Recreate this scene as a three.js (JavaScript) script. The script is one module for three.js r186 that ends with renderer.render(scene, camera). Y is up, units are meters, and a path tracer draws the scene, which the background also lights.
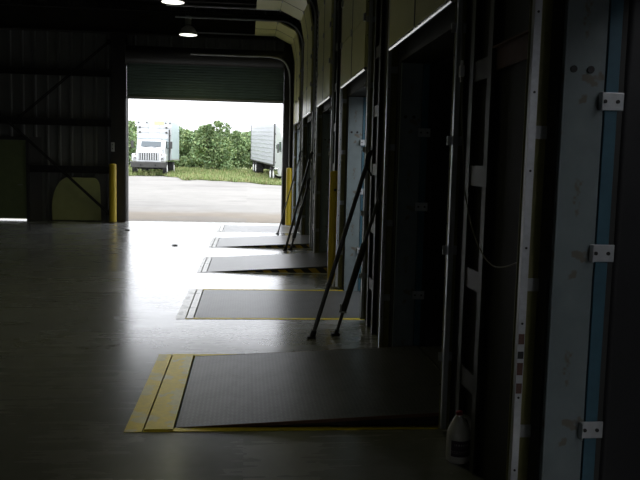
import * as THREE from 'three';
import { RoundedBoxGeometry } from 'three/addons/geometries/RoundedBoxGeometry.js';
import { mergeGeometries } from 'three/addons/utils/BufferGeometryUtils.js';
import { RectAreaLightUniformsLib } from 'three/addons/lights/RectAreaLightUniformsLib.js';

// ------------------------------------------------------------------ camera, sky, exposure
RectAreaLightUniformsLib.init();
const scene = new THREE.Scene();
const camera = new THREE.PerspectiveCamera(35.66, 4 / 3, 0.05, 400);
camera.position.set(0, 1.8, 0);
camera.rotation.order = 'YXZ';
camera.rotation.set(-0.1019, -0.0990, 0.0242);
scene.add(camera);

const renderer = new THREE.WebGLRenderer({ antialias: true });
renderer.toneMapping = THREE.LinearToneMapping;
renderer.toneMappingExposure = 1.0;
renderer.shadowMap.enabled = true;

{ // overcast sky, a little brighter overhead
  const w = 64, h = 32, a = new Float32Array(w * h * 4);
  for (let j = 0; j < h; j++) {
    const up = Math.max(0, Math.sin(((j + 0.5) / h - 0.5) * Math.PI));
    const l = j < h / 2 ? 0.7 : 2.2 + 2.6 * up;   // grey land below the horizon
    for (let i = 0; i < w; i++) a.set([l * 0.97, l * 0.99, l * 1.05, 1], (j * w + i) * 4);
  }
  const sky = new THREE.DataTexture(a, w, h, THREE.RGBAFormat, THREE.FloatType);
  sky.mapping = THREE.EquirectangularReflectionMapping;
  sky.magFilter = sky.minFilter = THREE.LinearFilter;
  sky.colorSpace = THREE.LinearSRGBColorSpace;
  sky.needsUpdate = true;
  scene.background = sky;
}

// ------------------------------------------------------------------ random numbers, noise, textures
function rng(seed) { let s = seed >>> 0; return () => { s = (s + 0x6d2b79f5) | 0; let t = Math.imul(s ^ (s >>> 15), 1 | s); t = (t + Math.imul(t ^ (t >>> 7), 61 | t)) ^ t; return ((t ^ (t >>> 14)) >>> 0) / 4294967296; }; }
function lattice(seed, n) { const r = rng(seed), a = new Float32Array(n * n); for (let i = 0; i < a.length; i++) a[i] = r(); return a; }
function noise2(l, n, x, y) {
  const xi = Math.floor(x), yi = Math.floor(y), fx = x - xi, fy = y - yi, m = (k) => ((k % n) + n) % n;
  const sx = fx * fx * (3 - 2 * fx), sy = fy * fy * (3 - 2 * fy);
  const a = l[m(yi) * n + m(xi)], b = l[m(yi) * n + m(xi + 1)], c = l[m(yi + 1) * n + m(xi)], d = l[m(yi + 1) * n + m(xi + 1)];
  return (a + (b - a) * sx) * (1 - sy) + (c + (d - c) * sx) * sy;
}
const LAT = { 4: lattice(1, 4), 8: lattice(2, 8), 16: lattice(3, 16), 32: lattice(4, 32), 64: lattice(5, 64), 128: lattice(6, 128), 256: lattice(7, 256) };
function fbm(u, v, f0 = 4, oct = 5) { let s = 0, a = 0.5, t = 0; for (let k = 0, f = f0; k < oct && f <= 256; k++, f *= 2, a *= 0.6) { s += a * noise2(LAT[f], f, u * f, v * f); t += a; } return s / t; }
function tex(size, fn, { srgb = false, rx = 1, ry = 1 } = {}) {   // fn(u, v) -> [r, g, b] linear, 0..1
  const a = new Uint8Array(size * size * 4), enc = (c) => 255 * (srgb ? (c <= 0.0031308 ? 12.92 * c : 1.055 * Math.pow(c, 1 / 2.4) - 0.055) : c);
  for (let j = 0; j < size; j++) for (let i = 0; i < size; i++) {
    const c = fn((i + 0.5) / size, (j + 0.5) / size), o = (j * size + i) * 4;
    for (let k = 0; k < 3; k++) a[o + k] = Math.max(0, Math.min(255, Math.round(enc(c[k]))));
    a[o + 3] = 255;
  }
  const t = new THREE.DataTexture(a, size, size, THREE.RGBAFormat, THREE.UnsignedByteType);
  t.wrapS = t.wrapT = THREE.RepeatWrapping; t.magFilter = THREE.LinearFilter; t.minFilter = THREE.LinearMipmapLinearFilter; t.generateMipmaps = true;
  if (srgb) t.colorSpace = THREE.SRGBColorSpace;
  t.repeat.set(rx, ry); t.needsUpdate = true;
  return t;
}
const mixc = (a, b, t) => a.map((x, i) => x + (b[i] - x) * t);
const clamp01 = (x) => Math.max(0, Math.min(1, x));
const sstep = (a, b, x) => { const t = clamp01((x - a) / (b - a)); return t * t * (3 - 2 * t); };

function mottled(base, amount, { f0 = 8, rough = 0.6, metal = 0, size = 256, metres = 1, spot = null, spotAt = 0.62, extra = {} } = {}) {
  const map = tex(size, (u, v) => {
    const n = fbm(u, v, f0, 5) - 0.5, s = spot ? sstep(spotAt, spotAt + 0.07, fbm(u + 0.37, v + 0.11, f0, 4)) : 0;
    const c = base.map((b) => b * (1 + 2 * amount * n));
    return spot ? mixc(c, spot, 0.8 * s) : c;
  }, { srgb: true, rx: 1 / metres, ry: 1 / metres });
  return new THREE.MeshPhysicalMaterial({ map, roughness: rough, metalness: metal, ...extra });
}
const plain = (r, g, b, rough = 0.6, metal = 0, extra = {}) => new THREE.MeshPhysicalMaterial({ color: new THREE.Color().setRGB(r, g, b), roughness: rough, metalness: metal, side: THREE.DoubleSide, ...extra });

const M = {};
{ // polished concrete floor: trowel clouds, tyre scuffs, uneven gloss
  const map = tex(1024, (u, v) => {
    const big = fbm(u, v, 4, 6), st = fbm(u * 0.25 + 0.1, v * 4, 16, 3), fine = fbm(u, v, 64, 3);
    const k = 1 + 0.42 * (big - 0.5) + 0.14 * (st - 0.5) + 0.22 * (fine - 0.5);
    return [0.25 * k, 0.26 * k, 0.255 * k];
  }, { srgb: true, rx: 1 / 6, ry: 1 / 6 });
  const rm = tex(1024, (u, v) => { const r = 0.15 + 0.14 * fbm(u + 0.2, v, 8, 5) + 0.08 * fbm(u * 0.25, v * 4, 32, 3); return [r, r, r]; }, { rx: 1 / 5, ry: 1 / 5 });
  const bump = tex(512, (u, v) => { const b = fbm(u, v, 32, 4); return [b, b, b]; }, { rx: 1 / 2, ry: 1 / 2 });
  M.concrete = new THREE.MeshPhysicalMaterial({ map, roughness: 1, roughnessMap: rm, bumpMap: bump, bumpScale: 0.0003, clearcoat: 0.85, clearcoatRoughness: 0.2 });
}
{ // diamond tread steel
  const lug = (u, v) => {
    const n = 16, x = u * n, y = v * n, xi = Math.floor(x), yi = Math.floor(y), fx = x - xi - 0.5, fy = y - yi - 0.5, s = (xi + yi) % 2 ? 1 : -1;
    const p = (fx + s * fy) * 0.7071, q = (fx - s * fy) * 0.7071;
    return clamp01(1.25 - Math.sqrt((p / 0.42) ** 2 + (q / 0.15) ** 2));
  };
  const map = tex(1024, (u, v) => {
    const l = lug(u, v), w = fbm(u, v, 4, 5), r = sstep(0.58, 0.66, fbm(u + 0.4, v, 8, 4)), k = 0.75 + 0.5 * w;
    return mixc([0.085 * k, 0.087 * k, 0.087 * k], [0.24, 0.24, 0.235], l * 0.5).map((c) => c * (1 - 0.15 * r));
  }, { srgb: true, rx: 1 / 0.5, ry: 1 / 0.5 });
  const bump = tex(1024, (u, v) => { const l = lug(u, v); return [l, l, l]; }, { rx: 1 / 0.5, ry: 1 / 0.5 });
  M.tread = new THREE.MeshPhysicalMaterial({ map, roughness: 0.3, metalness: 0.2, bumpMap: bump, bumpScale: 0.0005 });
}
function wornPaint(base, under, amount, rough = 0.5, metal = 0) {
  return new THREE.MeshPhysicalMaterial({ map: tex(512, (u, v) => {
    const w = sstep(amount, amount + 0.12, fbm(u, v, 8, 6)), n = 0.85 + 0.3 * fbm(u + 0.3, v, 32, 3);
    return mixc(base.map((c) => c * n), under.map((c) => c * n), w);
  }, { srgb: true, rx: 1, ry: 1 }), roughness: rough, metalness: metal });
}
M.yellowWorn = wornPaint([0.74, 0.58, 0.015], [0.66, 0.60, 0.26], 0.56, 0.34, 0.45);
M.yellowLine = wornPaint([0.80, 0.64, 0.015], [0.6, 0.5, 0.1], 0.62, 0.38, 0.4);
M.whiteWorn = wornPaint([0.8, 0.8, 0.79], [0.5, 0.5, 0.49], 0.62, 0.22);
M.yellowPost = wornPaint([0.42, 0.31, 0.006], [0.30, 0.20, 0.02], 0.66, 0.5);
M.hazard = new THREE.MeshPhysicalMaterial({ map: tex(256, (u, v) => { const s = ((u + v) % 0.5 + 0.5) % 0.5, n = 0.7 + 0.6 * fbm(u, v, 16, 4); return s < 0.25 ? [0.42 * n, 0.28 * n, 0.02] : [0.02, 0.02, 0.02]; }, { srgb: true, rx: 1 / 0.5, ry: 1 / 0.5 }), roughness: 0.6 });
M.blackSteel = mottled([0.022, 0.021, 0.02], 0.35, { rough: 0.5, metres: 0.6 });
M.poleSteel = mottled([0.10, 0.10, 0.095], 0.3, { rough: 0.3, metal: 0.6, metres: 0.5 });
M.darkSteel = mottled([0.045, 0.045, 0.042], 0.35, { rough: 0.45, metres: 0.6 });
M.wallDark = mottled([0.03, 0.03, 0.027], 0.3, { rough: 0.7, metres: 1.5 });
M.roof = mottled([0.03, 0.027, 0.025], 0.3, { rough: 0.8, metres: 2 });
M.sheet = mottled([0.16, 0.165, 0.16], 0.12, { rough: 0.45, metres: 2 });
M.sheetBack = plain(0.12, 0.12, 0.12, 0.7);
M.jamb = mottled([0.20, 0.245, 0.25], 0.16, { rough: 0.42, metres: 0.8, f0: 8, spot: [0.16, 0.13, 0.09], spotAt: 0.72 });
M.blueEdge = mottled([0.04, 0.115, 0.155], 0.15, { rough: 0.5, metres: 0.5 });
M.galv = mottled([0.55, 0.57, 0.58], 0.14, { rough: 0.36, metal: 0.6, metres: 0.4, f0: 16 });
M.galvDull = mottled([0.40, 0.41, 0.40], 0.16, { rough: 0.45, metal: 0.4, metres: 0.4, f0: 16 });
M.alu = plain(0.8, 0.8, 0.8, 0.22, 1);
M.upright = mottled([0.055, 0.055, 0.045], 0.25, { rough: 0.5, metres: 0.6 });
M.olive = mottled([0.20, 0.19, 0.06], 0.2, { rough: 0.5, metres: 0.6 });
M.doorPanel = mottled([0.62, 0.61, 0.26], 0.07, { rough: 0.36, metres: 1.5 });
M.doorSeam = plain(0.05, 0.05, 0.04, 0.6);
M.rust = mottled([0.14, 0.07, 0.05], 0.3, { rough: 0.7, metres: 0.6 });
M.rubber = plain(0.012, 0.012, 0.013, 0.7);
M.vinyl = mottled([0.008, 0.008, 0.009], 0.3, { rough: 0.6, metres: 0.8 });
M.curtain = mottled([0.13, 0.19, 0.16], 0.12, { rough: 0.45, metres: 1.5 });
M.paleGreen = mottled([0.42, 0.45, 0.20], 0.12, { rough: 0.5, metres: 1.5 });
M.doorGreen = mottled([0.20, 0.25, 0.11], 0.12, { rough: 0.5, metres: 1.5 });
M.white = plain(0.78, 0.78, 0.78, 0.4);
M.hoseWhite = plain(0.62, 0.63, 0.62, 0.45);
M.cable = plain(0.24, 0.23, 0.17, 0.5);
M.jug = plain(0.62, 0.62, 0.56, 0.35);
M.redCap = plain(0.35, 0.02, 0.03, 0.4);
M.ply = mottled([0.09, 0.06, 0.035], 0.3, { rough: 0.7, metres: 1.2 });
M.trailerWhite = mottled([0.62, 0.64, 0.66], 0.05, { rough: 0.4, metres: 2 });
M.truckWhite = plain(0.56, 0.58, 0.59, 0.3, 0, { clearcoat: 0.5 });
M.boxSide = plain(0.42, 0.50, 0.52, 0.4);
M.glassDark = plain(0.07, 0.09, 0.1, 0.08);
M.tyre = plain(0.02, 0.02, 0.022, 0.8);
M.chrome = plain(0.7, 0.7, 0.72, 0.2, 1);
M.bark = mottled([0.09, 0.065, 0.045], 0.3, { rough: 0.9, metres: 0.5 });
M.asphalt = mottled([0.28, 0.275, 0.26], 0.2, { rough: 0.9, metres: 3 });
M.reflector = plain(0.75, 0.76, 0.74, 0.3, 0.6);
M.lampGlow = new THREE.MeshStandardMaterial({ color: 0x000000, emissive: new THREE.Color().setRGB(1, 1, 0.86), emissiveIntensity: 2.2 });

// ------------------------------------------------------------------ building helpers; d is metres ahead of the camera (world z = -d)
const taken = new Map();
function numbered(n) { const k = taken.get(n) || 0; taken.set(n, k + 1); return k ? `${n}_${String(k).padStart(3, '0')}` : n; }
function userData(o, label, category, group, kind) { if (label) o.userData.label = label; if (category) o.userData.category = category; if (group) o.userData.group = group; if (kind) o.userData.kind = kind; return o; }
const OFF = new WeakMap();
function thing(name, label, category, [x, y, d] = [0, 0, 0], group = null, kind = null) {
  const o = new THREE.Group(); o.name = numbered(name); o.position.set(x, y, -d); OFF.set(o, o.position.clone()); scene.add(o);
  return userData(o, label, category, group, kind);
}
function local(name, label, category, [x, y, d], turn, group = null) {   // parts are given in the thing's own axes
  const o = thing(name, label, category, [x, y, d], group); OFF.set(o, new THREE.Vector3()); o.rotation.y = turn; return o;
}
function planarUV(g) {   // uv in metres from the dominant axis
  const p = g.attributes.position, n = g.attributes.normal, uv = new Float32Array(p.count * 2);
  for (let i = 0; i < p.count; i++) {
    const ax = Math.abs(n.getX(i)), ay = Math.abs(n.getY(i)), az = Math.abs(n.getZ(i)), x = p.getX(i), y = p.getY(i), z = p.getZ(i);
    if (ay >= ax && ay >= az) { uv[2 * i] = x; uv[2 * i + 1] = z; } else if (ax >= az) { uv[2 * i] = z; uv[2 * i + 1] = y; } else { uv[2 * i] = x; uv[2 * i + 1] = y; }
  }
  g.setAttribute('uv', new THREE.BufferAttribute(uv, 2)); return g;
}
function add(parent, name, geos, mat, label = null) {
  let list = Array.isArray(geos) ? geos : [geos];
  list = list.map((g) => { const q = g.index ? g.toNonIndexed() : g; for (const k of Object.keys(q.attributes)) if (!['position', 'normal', 'uv', 'color'].includes(k)) q.deleteAttribute(k); if (!q.attributes.uv) planarUV(q); q.morphAttributes = {}; return q; });
  const g = list.length > 1 ? mergeGeometries(list) : list[0], off = OFF.get(parent);
  if (off) g.translate(-off.x, -off.y, -off.z);
  const m = new THREE.Mesh(g, mat); m.name = parent === scene ? numbered(name) : name; m.castShadow = m.receiveShadow = true;
  if (off) OFF.set(m, off);
  if (label) m.userData.label = label;
  parent.add(m); return m;
}
function box(x0, x1, y0, y1, d0, d1, r = 0) {
  const w = Math.abs(x1 - x0), h = Math.abs(y1 - y0), l = Math.abs(d1 - d0);
  const g = r > 0 ? new RoundedBoxGeometry(w, h, l, 2, Math.min(r, w / 2.01, h / 2.01, l / 2.01)) : new THREE.BoxGeometry(w, h, l);
  g.translate((x0 + x1) / 2, (y0 + y1) / 2, -(d0 + d1) / 2); return planarUV(g.index ? g.toNonIndexed() : g);
}
function bar(a, b, r0, r1 = r0, seg = 10) {   // round bar between two [X, Y, d] points
  const A = new THREE.Vector3(a[0], a[1], -a[2]), B = new THREE.Vector3(b[0], b[1], -b[2]), v = B.clone().sub(A);
  const g = new THREE.CylinderGeometry(r1, r0, v.length(), seg); g.applyQuaternion(new THREE.Quaternion().setFromUnitVectors(new THREE.Vector3(0, 1, 0), v.clone().normalize()));
  g.translate((A.x + B.x) / 2, (A.y + B.y) / 2, (A.z + B.z) / 2); return g;
}
function flat(a, b, w, t, side = [0, 0, 1]) {   // flat bar between two points; its width lies along side
  const A = new THREE.Vector3(a[0], a[1], -a[2]), B = new THREE.Vector3(b[0], b[1], -b[2]), y = B.clone().sub(A), len = y.length(); y.normalize();
  const x = new THREE.Vector3(side[0], side[1], -side[2]); x.addScaledVector(y, -x.dot(y)).normalize(); const z = new THREE.Vector3().crossVectors(x, y);
  const g = planarUV(new THREE.BoxGeometry(w, len, t).toNonIndexed()); g.applyMatrix4(new THREE.Matrix4().makeBasis(x, y, z)); g.translate((A.x + B.x) / 2, (A.y + B.y) / 2, (A.z + B.z) / 2); return g;
}
function tube(pts, r, seg = 40, rad = 8) { return new THREE.TubeGeometry(new THREE.CatmullRomCurve3(pts.map(([x, y, d]) => new THREE.Vector3(x, y, -d))), seg, r, rad, false); }
function lathe(prof, [x, y, d], seg = 24) { const g = new THREE.LatheGeometry(prof.map(([r, h]) => new THREE.Vector2(r, h)), seg); g.translate(x, y, -d); return g; }
function prism(pts, d0, d1) {   // outline in X, Y; from depth d0 to d1
  const s = new THREE.Shape(pts.map(([x, y]) => new THREE.Vector2(x, y))); const g = new THREE.ExtrudeGeometry(s, { depth: Math.abs(d1 - d0), bevelEnabled: false }); g.translate(0, 0, -Math.max(d0, d1)); return planarUV(g.index ? g.toNonIndexed() : g);
}
function sweep(path, w, t, d) {   // strip of width w (along d) and thickness t along a path in X, Y
  const pos = [], n = path.length, nor = path.map((p, i) => { const a = path[Math.max(0, i - 1)], b = path[Math.min(n - 1, i + 1)], L = Math.hypot(b[0] - a[0], b[1] - a[1]); return [-(b[1] - a[1]) / L, (b[0] - a[0]) / L]; });
  const P = (i, k) => { const s = k < 2 ? -1 : 1, q = (k === 1 || k === 2) ? 1 : -1; return [path[i][0] + nor[i][0] * t / 2 * s, path[i][1] + nor[i][1] * t / 2 * s, -d + q * w / 2]; };
  const quad = (a, b, c, e) => pos.push(...a, ...b, ...c, ...a, ...c, ...e);
  for (let i = 0; i < n - 1; i++) for (let k = 0; k < 4; k++) quad(P(i, k), P(i, (k + 1) % 4), P(i + 1, (k + 1) % 4), P(i + 1, k));
  quad(P(0, 0), P(0, 3), P(0, 2), P(0, 1)); quad(P(n - 1, 0), P(n - 1, 1), P(n - 1, 2), P(n - 1, 3));
  const g = new THREE.BufferGeometry(); g.setAttribute('position', new THREE.Float32BufferAttribute(pos, 3)); g.computeVertexNormals(); return planarUV(g);
}

// ------------------------------------------------------------------ layout numbers
const PITCH = 3.6, BAYW = 2.02, near = (n) => 4.88 + PITCH * (n - 1), far = (n) => near(n) + BAYW;   // bays 0..5, bay 1 is the nearest one in view
const WALL = 1.39, OUT = 1.70, FAR = 22.0, ROOF = 6.2, LEFT = -16, BACK = -12, DOORY = 2.885;
const OPX0 = -3.43, OPX1 = 1.02, OPTOP = 4.45;
const PLATE = { 1: -0.455, 2: -0.58, 3: -0.625, 4: -0.625, 5: -0.61 };

// ------------------------------------------------------------------ the building shell
{
  const fl = thing('floor', 'polished grey concrete warehouse floor', null, [0, 0, 0], null, 'structure');
  const s = new THREE.Shape([[LEFT, BACK], [WALL, BACK], [WALL, FAR + 0.2], [LEFT, FAR + 0.2]].map(([x, y]) => new THREE.Vector2(x, y)));
  const e = 0.0005;
  for (let n = 1; n <= 5; n++) { const h = new THREE.Path([[-0.79, near(n)], [-0.79, far(n)], [WALL - e, far(n)], [WALL - e, near(n)]].map(([x, y]) => new THREE.Vector2(x, y))); s.holes.push(h); }
  const g = new THREE.ExtrudeGeometry(s, { depth: 0.25, bevelEnabled: false }); g.rotateX(-Math.PI / 2); g.translate(0, -0.25, 0);
  add(fl, 'slab', planarUV(g.index ? g.toNonIndexed() : g), M.concrete);
  for (let n = 1; n <= 5; n++) {
    const a = near(n), b = far(n);
    add(fl, 'pit_lining', [box(-0.85, WALL, -0.62, -0.56, a - 0.1, b + 0.1), box(-0.87, -0.79, -0.56, -0.25, a - 0.1, b + 0.1), box(-0.79, WALL, -0.56, -0.25, a - 0.1, a), box(-0.79, WALL, -0.56, -0.25, b, b + 0.1)], M.wallDark);
  }
}
{
  const c = thing('ceiling', 'dark steel roof deck', null, [0, ROOF, 0], null, 'structure');
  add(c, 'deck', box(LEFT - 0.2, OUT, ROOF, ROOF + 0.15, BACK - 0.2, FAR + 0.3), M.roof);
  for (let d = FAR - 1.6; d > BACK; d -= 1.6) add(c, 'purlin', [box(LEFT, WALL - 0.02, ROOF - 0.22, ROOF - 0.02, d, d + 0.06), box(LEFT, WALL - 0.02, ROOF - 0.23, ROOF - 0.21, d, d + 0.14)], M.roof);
}
{
  const s = new THREE.Shape([[BACK - 0.2, -1.25], [FAR + 0.25, -1.25], [FAR + 0.25, ROOF], [BACK - 0.2, ROOF]].map(([x, y]) => new THREE.Vector2(x, y)));
  for (let n = 0; n <= 5; n++) { const y0 = n ? -0.2 : 0; s.holes.push(new THREE.Path([[near(n), y0], [near(n), 2.75], [far(n), 2.75], [far(n), y0]].map(([x, y]) => new THREE.Vector2(x, y)))); }
  const g = new THREE.ExtrudeGeometry(s, { depth: OUT - WALL, bevelEnabled: false }); g.rotateY(Math.PI / 2); g.translate(WALL, 0, 0);
  const w = thing('wall_right', 'dark dock wall with a row of loading openings', null, [WALL, 0, 0], null, 'structure');
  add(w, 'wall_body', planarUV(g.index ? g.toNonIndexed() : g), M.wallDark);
}
{
  const w = thing('wall_far', 'dim corrugated metal end wall', null, [-5, 0, FAR], null, 'structure');
  const y0 = -0.25, D0 = FAR + 0.05, D1 = FAR + 0.2;
  add(w, 'backing', [box(LEFT - 0.2, -7.3, y0, ROOF, D0, D1), box(-7.3, -6.24, 2.27, ROOF, D0, D1), box(-6.24, OPX0, y0, ROOF, D0, D1), box(OPX0, OPX1, OPTOP, ROOF, D0, D1), box(OPX1, WALL, y0, ROOF, D0, D1)], M.sheetBack);
  const sheet = (x0, x1, ya, yb) => {
    const pos = [], pts = [], p = 0.333;
    for (let x = x0; x < x1 - 0.01; x += p) for (const [f, h] of [[0, 0], [0.34, 0], [0.42, 0.045], [0.58, 0.045], [0.66, 0], [0.97, 0]]) { const q = Math.min(x1, x + f * p); pts.push([q, FAR + 0.045 - h]); }
    pts.push([x1 - 0.004, FAR + 0.045]);
    for (let i = 0; i < pts.length - 1; i++) { const [a, da] = pts[i], [b, db] = pts[i + 1]; pos.push(a, ya, -da, b, ya, -db, b, yb, -db, a, ya, -da, b, yb, -db, a, yb, -da); }
    const g = new THREE.BufferGeometry(); g.setAttribute('position', new THREE.Float32BufferAttribute(pos, 3)); g.computeVertexNormals();
    add(w, 'wall_sheet', planarUV(g), M.sheet);
  };
  for (let x = -3.83 - 0.999; x > LEFT; x -= 0.999) { const u = x + 0.999; if (u > -7.3 && x < -6.24) { sheet(x, u, 2.36, ROOF - 0.05); } else sheet(x, u, 0, ROOF - 0.05); }
  for (let x = -3.4; x < 0.9; x += 0.999) sheet(x, Math.min(x + 0.999, 1.0), OPTOP + 0.5, ROOF - 0.05);
}
add(scene, 'wall_left', box(LEFT - 0.2, LEFT, -0.25, ROOF, BACK - 0.2, FAR + 0.2), M.sheetBack).userData = { kind: 'structure', label: 'plain left wall of the warehouse' };
add(scene, 'wall_back', [box(LEFT - 0.2, -9, -0.25, ROOF, BACK - 0.2, BACK), box(-7.2, WALL, -0.25, ROOF, BACK - 0.2, BACK), box(-9, -7.2, 3.2, ROOF, BACK - 0.2, BACK)], M.sheetBack).userData = { kind: 'structure', label: 'plain wall with an open doorway behind the camera' };
add(scene, 'back_apron', box(-30, 30, -0.25, -0.02, BACK - 40, BACK - 0.2), M.asphalt).userData = { kind: 'structure', label: 'paved apron outside the rear doorway' };

// end wall: personnel door with a daylight gap under it
{
  const t = thing('door_1', 'pale olive personnel door with daylight showing under it', null, [-6.77, 0, FAR], null, 'structure');
  add(t, 'door_leaf', box(-7.3, -6.24, 0.035, 2.262, FAR - 0.02, FAR + 0.03, 0.005), M.doorGreen);
  add(t, 'door_frame', [box(-7.37, -7.3, 0, 2.34, FAR - 0.05, FAR + 0.05), box(-6.24, -6.17, 0, 2.34, FAR - 0.05, FAR + 0.05), box(-7.3, -6.24, 2.26, 2.34, FAR - 0.05, FAR + 0.05)], M.darkSteel);
  add(t, 'door_handle', [bar([-6.36, 1.0, FAR - 0.08], [-6.36, 1.0, FAR - 0.02], 0.012), bar([-6.36, 1.0, FAR - 0.07], [-6.47, 1.0, FAR - 0.07], 0.01)], M.galvDull);
}
// girts and braces on the end wall
for (const [y, label] of [[4.19, 'dark steel girt, highest of three on the corrugated end wall'], [2.80, 'dark steel girt across the end wall just above the olive door'], [1.47, 'dark steel girt, lowest of three, ending beside the olive door']]) {
  const x0 = y < 2 ? -6.15 : LEFT + 0.02, t = thing('wall_girt', label, 'girt', [-5, y, FAR - 0.1], 'girts on the end wall');
  add(t, 'web', box(x0, -3.86, y - 0.09, y + 0.09, FAR - 0.03, FAR - 0.01), M.blackSteel);
  add(t, 'flange', [box(x0, -3.86, y + 0.09, y + 0.1, FAR - 0.12, FAR - 0.01), box(x0, -3.86, y - 0.1, y - 0.09, FAR - 0.12, FAR - 0.01)], M.blackSteel);
}
for (const [a, b, label] of [[[-3.9, 5.05, FAR - 0.2], [-6.35, 2.9, FAR - 0.2], 'upper diagonal steel brace descending left from the doorway column'], [[-6.66, 2.76, FAR - 0.2], [-3.95, 0.26, FAR - 0.2], 'lower diagonal steel brace running down to the yellow bollard'], [[-6.95, 2.98, FAR - 0.2], [-9.8, 5.2, FAR - 0.2], 'diagonal steel brace rising above the olive door']]) {
  const t = thing('cross_brace', label, 'brace', [(a[0] + b[0]) / 2, Math.min(a[1], b[1]), a[2]], 'braces on the end wall');
  add(t, 'angle_bar', [flat(a, b, 0.075, 0.008, [0, 0, 1]), flat(a, b, 0.008, 0.075, [0, 0, 1])], M.blackSteel);
  for (const c of [a, b]) add(t, 'gusset', box(c[0] - 0.07, c[0] + 0.07, c[1] - 0.07, c[1] + 0.07, FAR - 0.15, FAR - 0.14), M.blackSteel);
}
{
  const t = thing('eave_beam', 'black roof beam along the top of the end wall', 'beam', [-7, 5.3, FAR - 0.3]);
  add(t, 'web', box(LEFT + 0.02, WALL - 0.05, 5.32, 5.92, FAR - 0.2, FAR - 0.17), M.roof);
  add(t, 'flange', [box(LEFT + 0.02, WALL - 0.05, 5.29, 5.32, FAR - 0.32, FAR - 0.06), box(LEFT + 0.02, WALL - 0.05, 5.92, 5.95, FAR - 0.32, FAR - 0.06)], M.roof);
}
// doorway columns
for (const [x0, x1, label] of [[-3.84, -3.44, 'dark steel column at the left edge of the drive-in doorway'], [1.03, 1.27, 'dark steel column between the drive-in doorway and the dock wall']]) {
  const t = thing('door_column', label, 'column', [(x0 + x1) / 2, 0, FAR - 0.15], 'columns of the drive-in doorway');
  add(t, 'web', box((x0 + x1) / 2 - 0.01, (x0 + x1) / 2 + 0.01, 0, 5.28, FAR - 0.28, FAR - 0.02), M.blackSteel);
  add(t, 'flange', [box(x0, x1, 0, 5.28, FAR - 0.3, FAR - 0.28, 0.004), box(x0, x1, 0, 5.28, FAR - 0.02, FAR - 0.0, 0.004)], M.blackSteel);
  add(t, 'base_plate', box(x0 - 0.0, x1 + 0.0, 0, 0.02, FAR - 0.36, FAR), M.blackSteel);
}
{
  const t = thing('switch_box', 'small grey control box on the left doorway column', 'switch', [-3.79, 2.02, FAR - 0.33]);
  add(t, 'casing', box(-3.83, -3.74, 2.0, 2.26, FAR - 0.36, FAR - 0.3, 0.01), M.galvDull);
  for (const y of [2.19, 2.08]) add(t, 'button', bar([-3.785, y, FAR - 0.375], [-3.785, y, FAR - 0.36], 0.014), M.rubber);
}
// rolling door, curtain partly lowered
{
  const t = thing('rolling_door', 'dark green slatted rolling door partly lowered over the bright doorway', 'door', [(OPX0 + OPX1) / 2, 3.5, FAR - 0.05]);
  const prof = [], sl = 0.075;
  for (let y = 3.57; y < 4.7; y += sl) prof.push([0, y], [0.014, y + sl * 0.3], [0.014, y + sl * 0.7], [0, y + sl * 0.98]);
  const pos = []; const D = FAR - 0.06;
  for (let i = 0; i < prof.length - 1; i++) { const [a, ya] = prof[i], [b, yb] = prof[i + 1]; for (const o of [0, 0.012]) pos.push(OPX0, ya, -(D - a + o), OPX1, ya, -(D - a + o), OPX1, yb, -(D - b + o), OPX0, ya, -(D - a + o), OPX1, yb, -(D - b + o), OPX0, yb, -(D - b + o)); }
  const g = new THREE.BufferGeometry(); g.setAttribute('position', new THREE.Float32BufferAttribute(pos, 3)); g.computeVertexNormals();
  const c = add(t, 'curtain', planarUV(g), M.curtain); c.userData.label = 'dark green slatted curtain';
  add(t, 'bottom_bar', [box(OPX0 - 0.0, OPX1 + 0.0, 3.505, 3.575, D - 0.04, D + 0.02, 0.006)], M.galvDull);
  for (const x of [OPX0 - 0.01, OPX1 + 0.01]) add(t, 'guide', [box(x - 0.0075, x + 0.0025, 0.02, 4.6, D - 0.05, D + 0.05)], M.darkSteel);
  add(t, 'hood', (() => { const s = new THREE.Shape(); s.absarc(0, 0, 0.24, 0, Math.PI * 2); const q = new THREE.ExtrudeGeometry(s, { depth: OPX1 - OPX0 - 0.1, bevelEnabled: false, curveSegments: 20 }); q.rotateY(Math.PI / 2); q.translate(OPX0 + 0.05, 4.7, -(FAR - 0.42)); return q; })(), M.blackSteel);
  for (const x of [OPX0 + 0.02, OPX1 - 0.05]) add(t, 'hood_bracket', box(x, x + 0.03, 4.42, 5.0, FAR - 0.7, FAR - 0.1), M.blackSteel);
}

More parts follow.
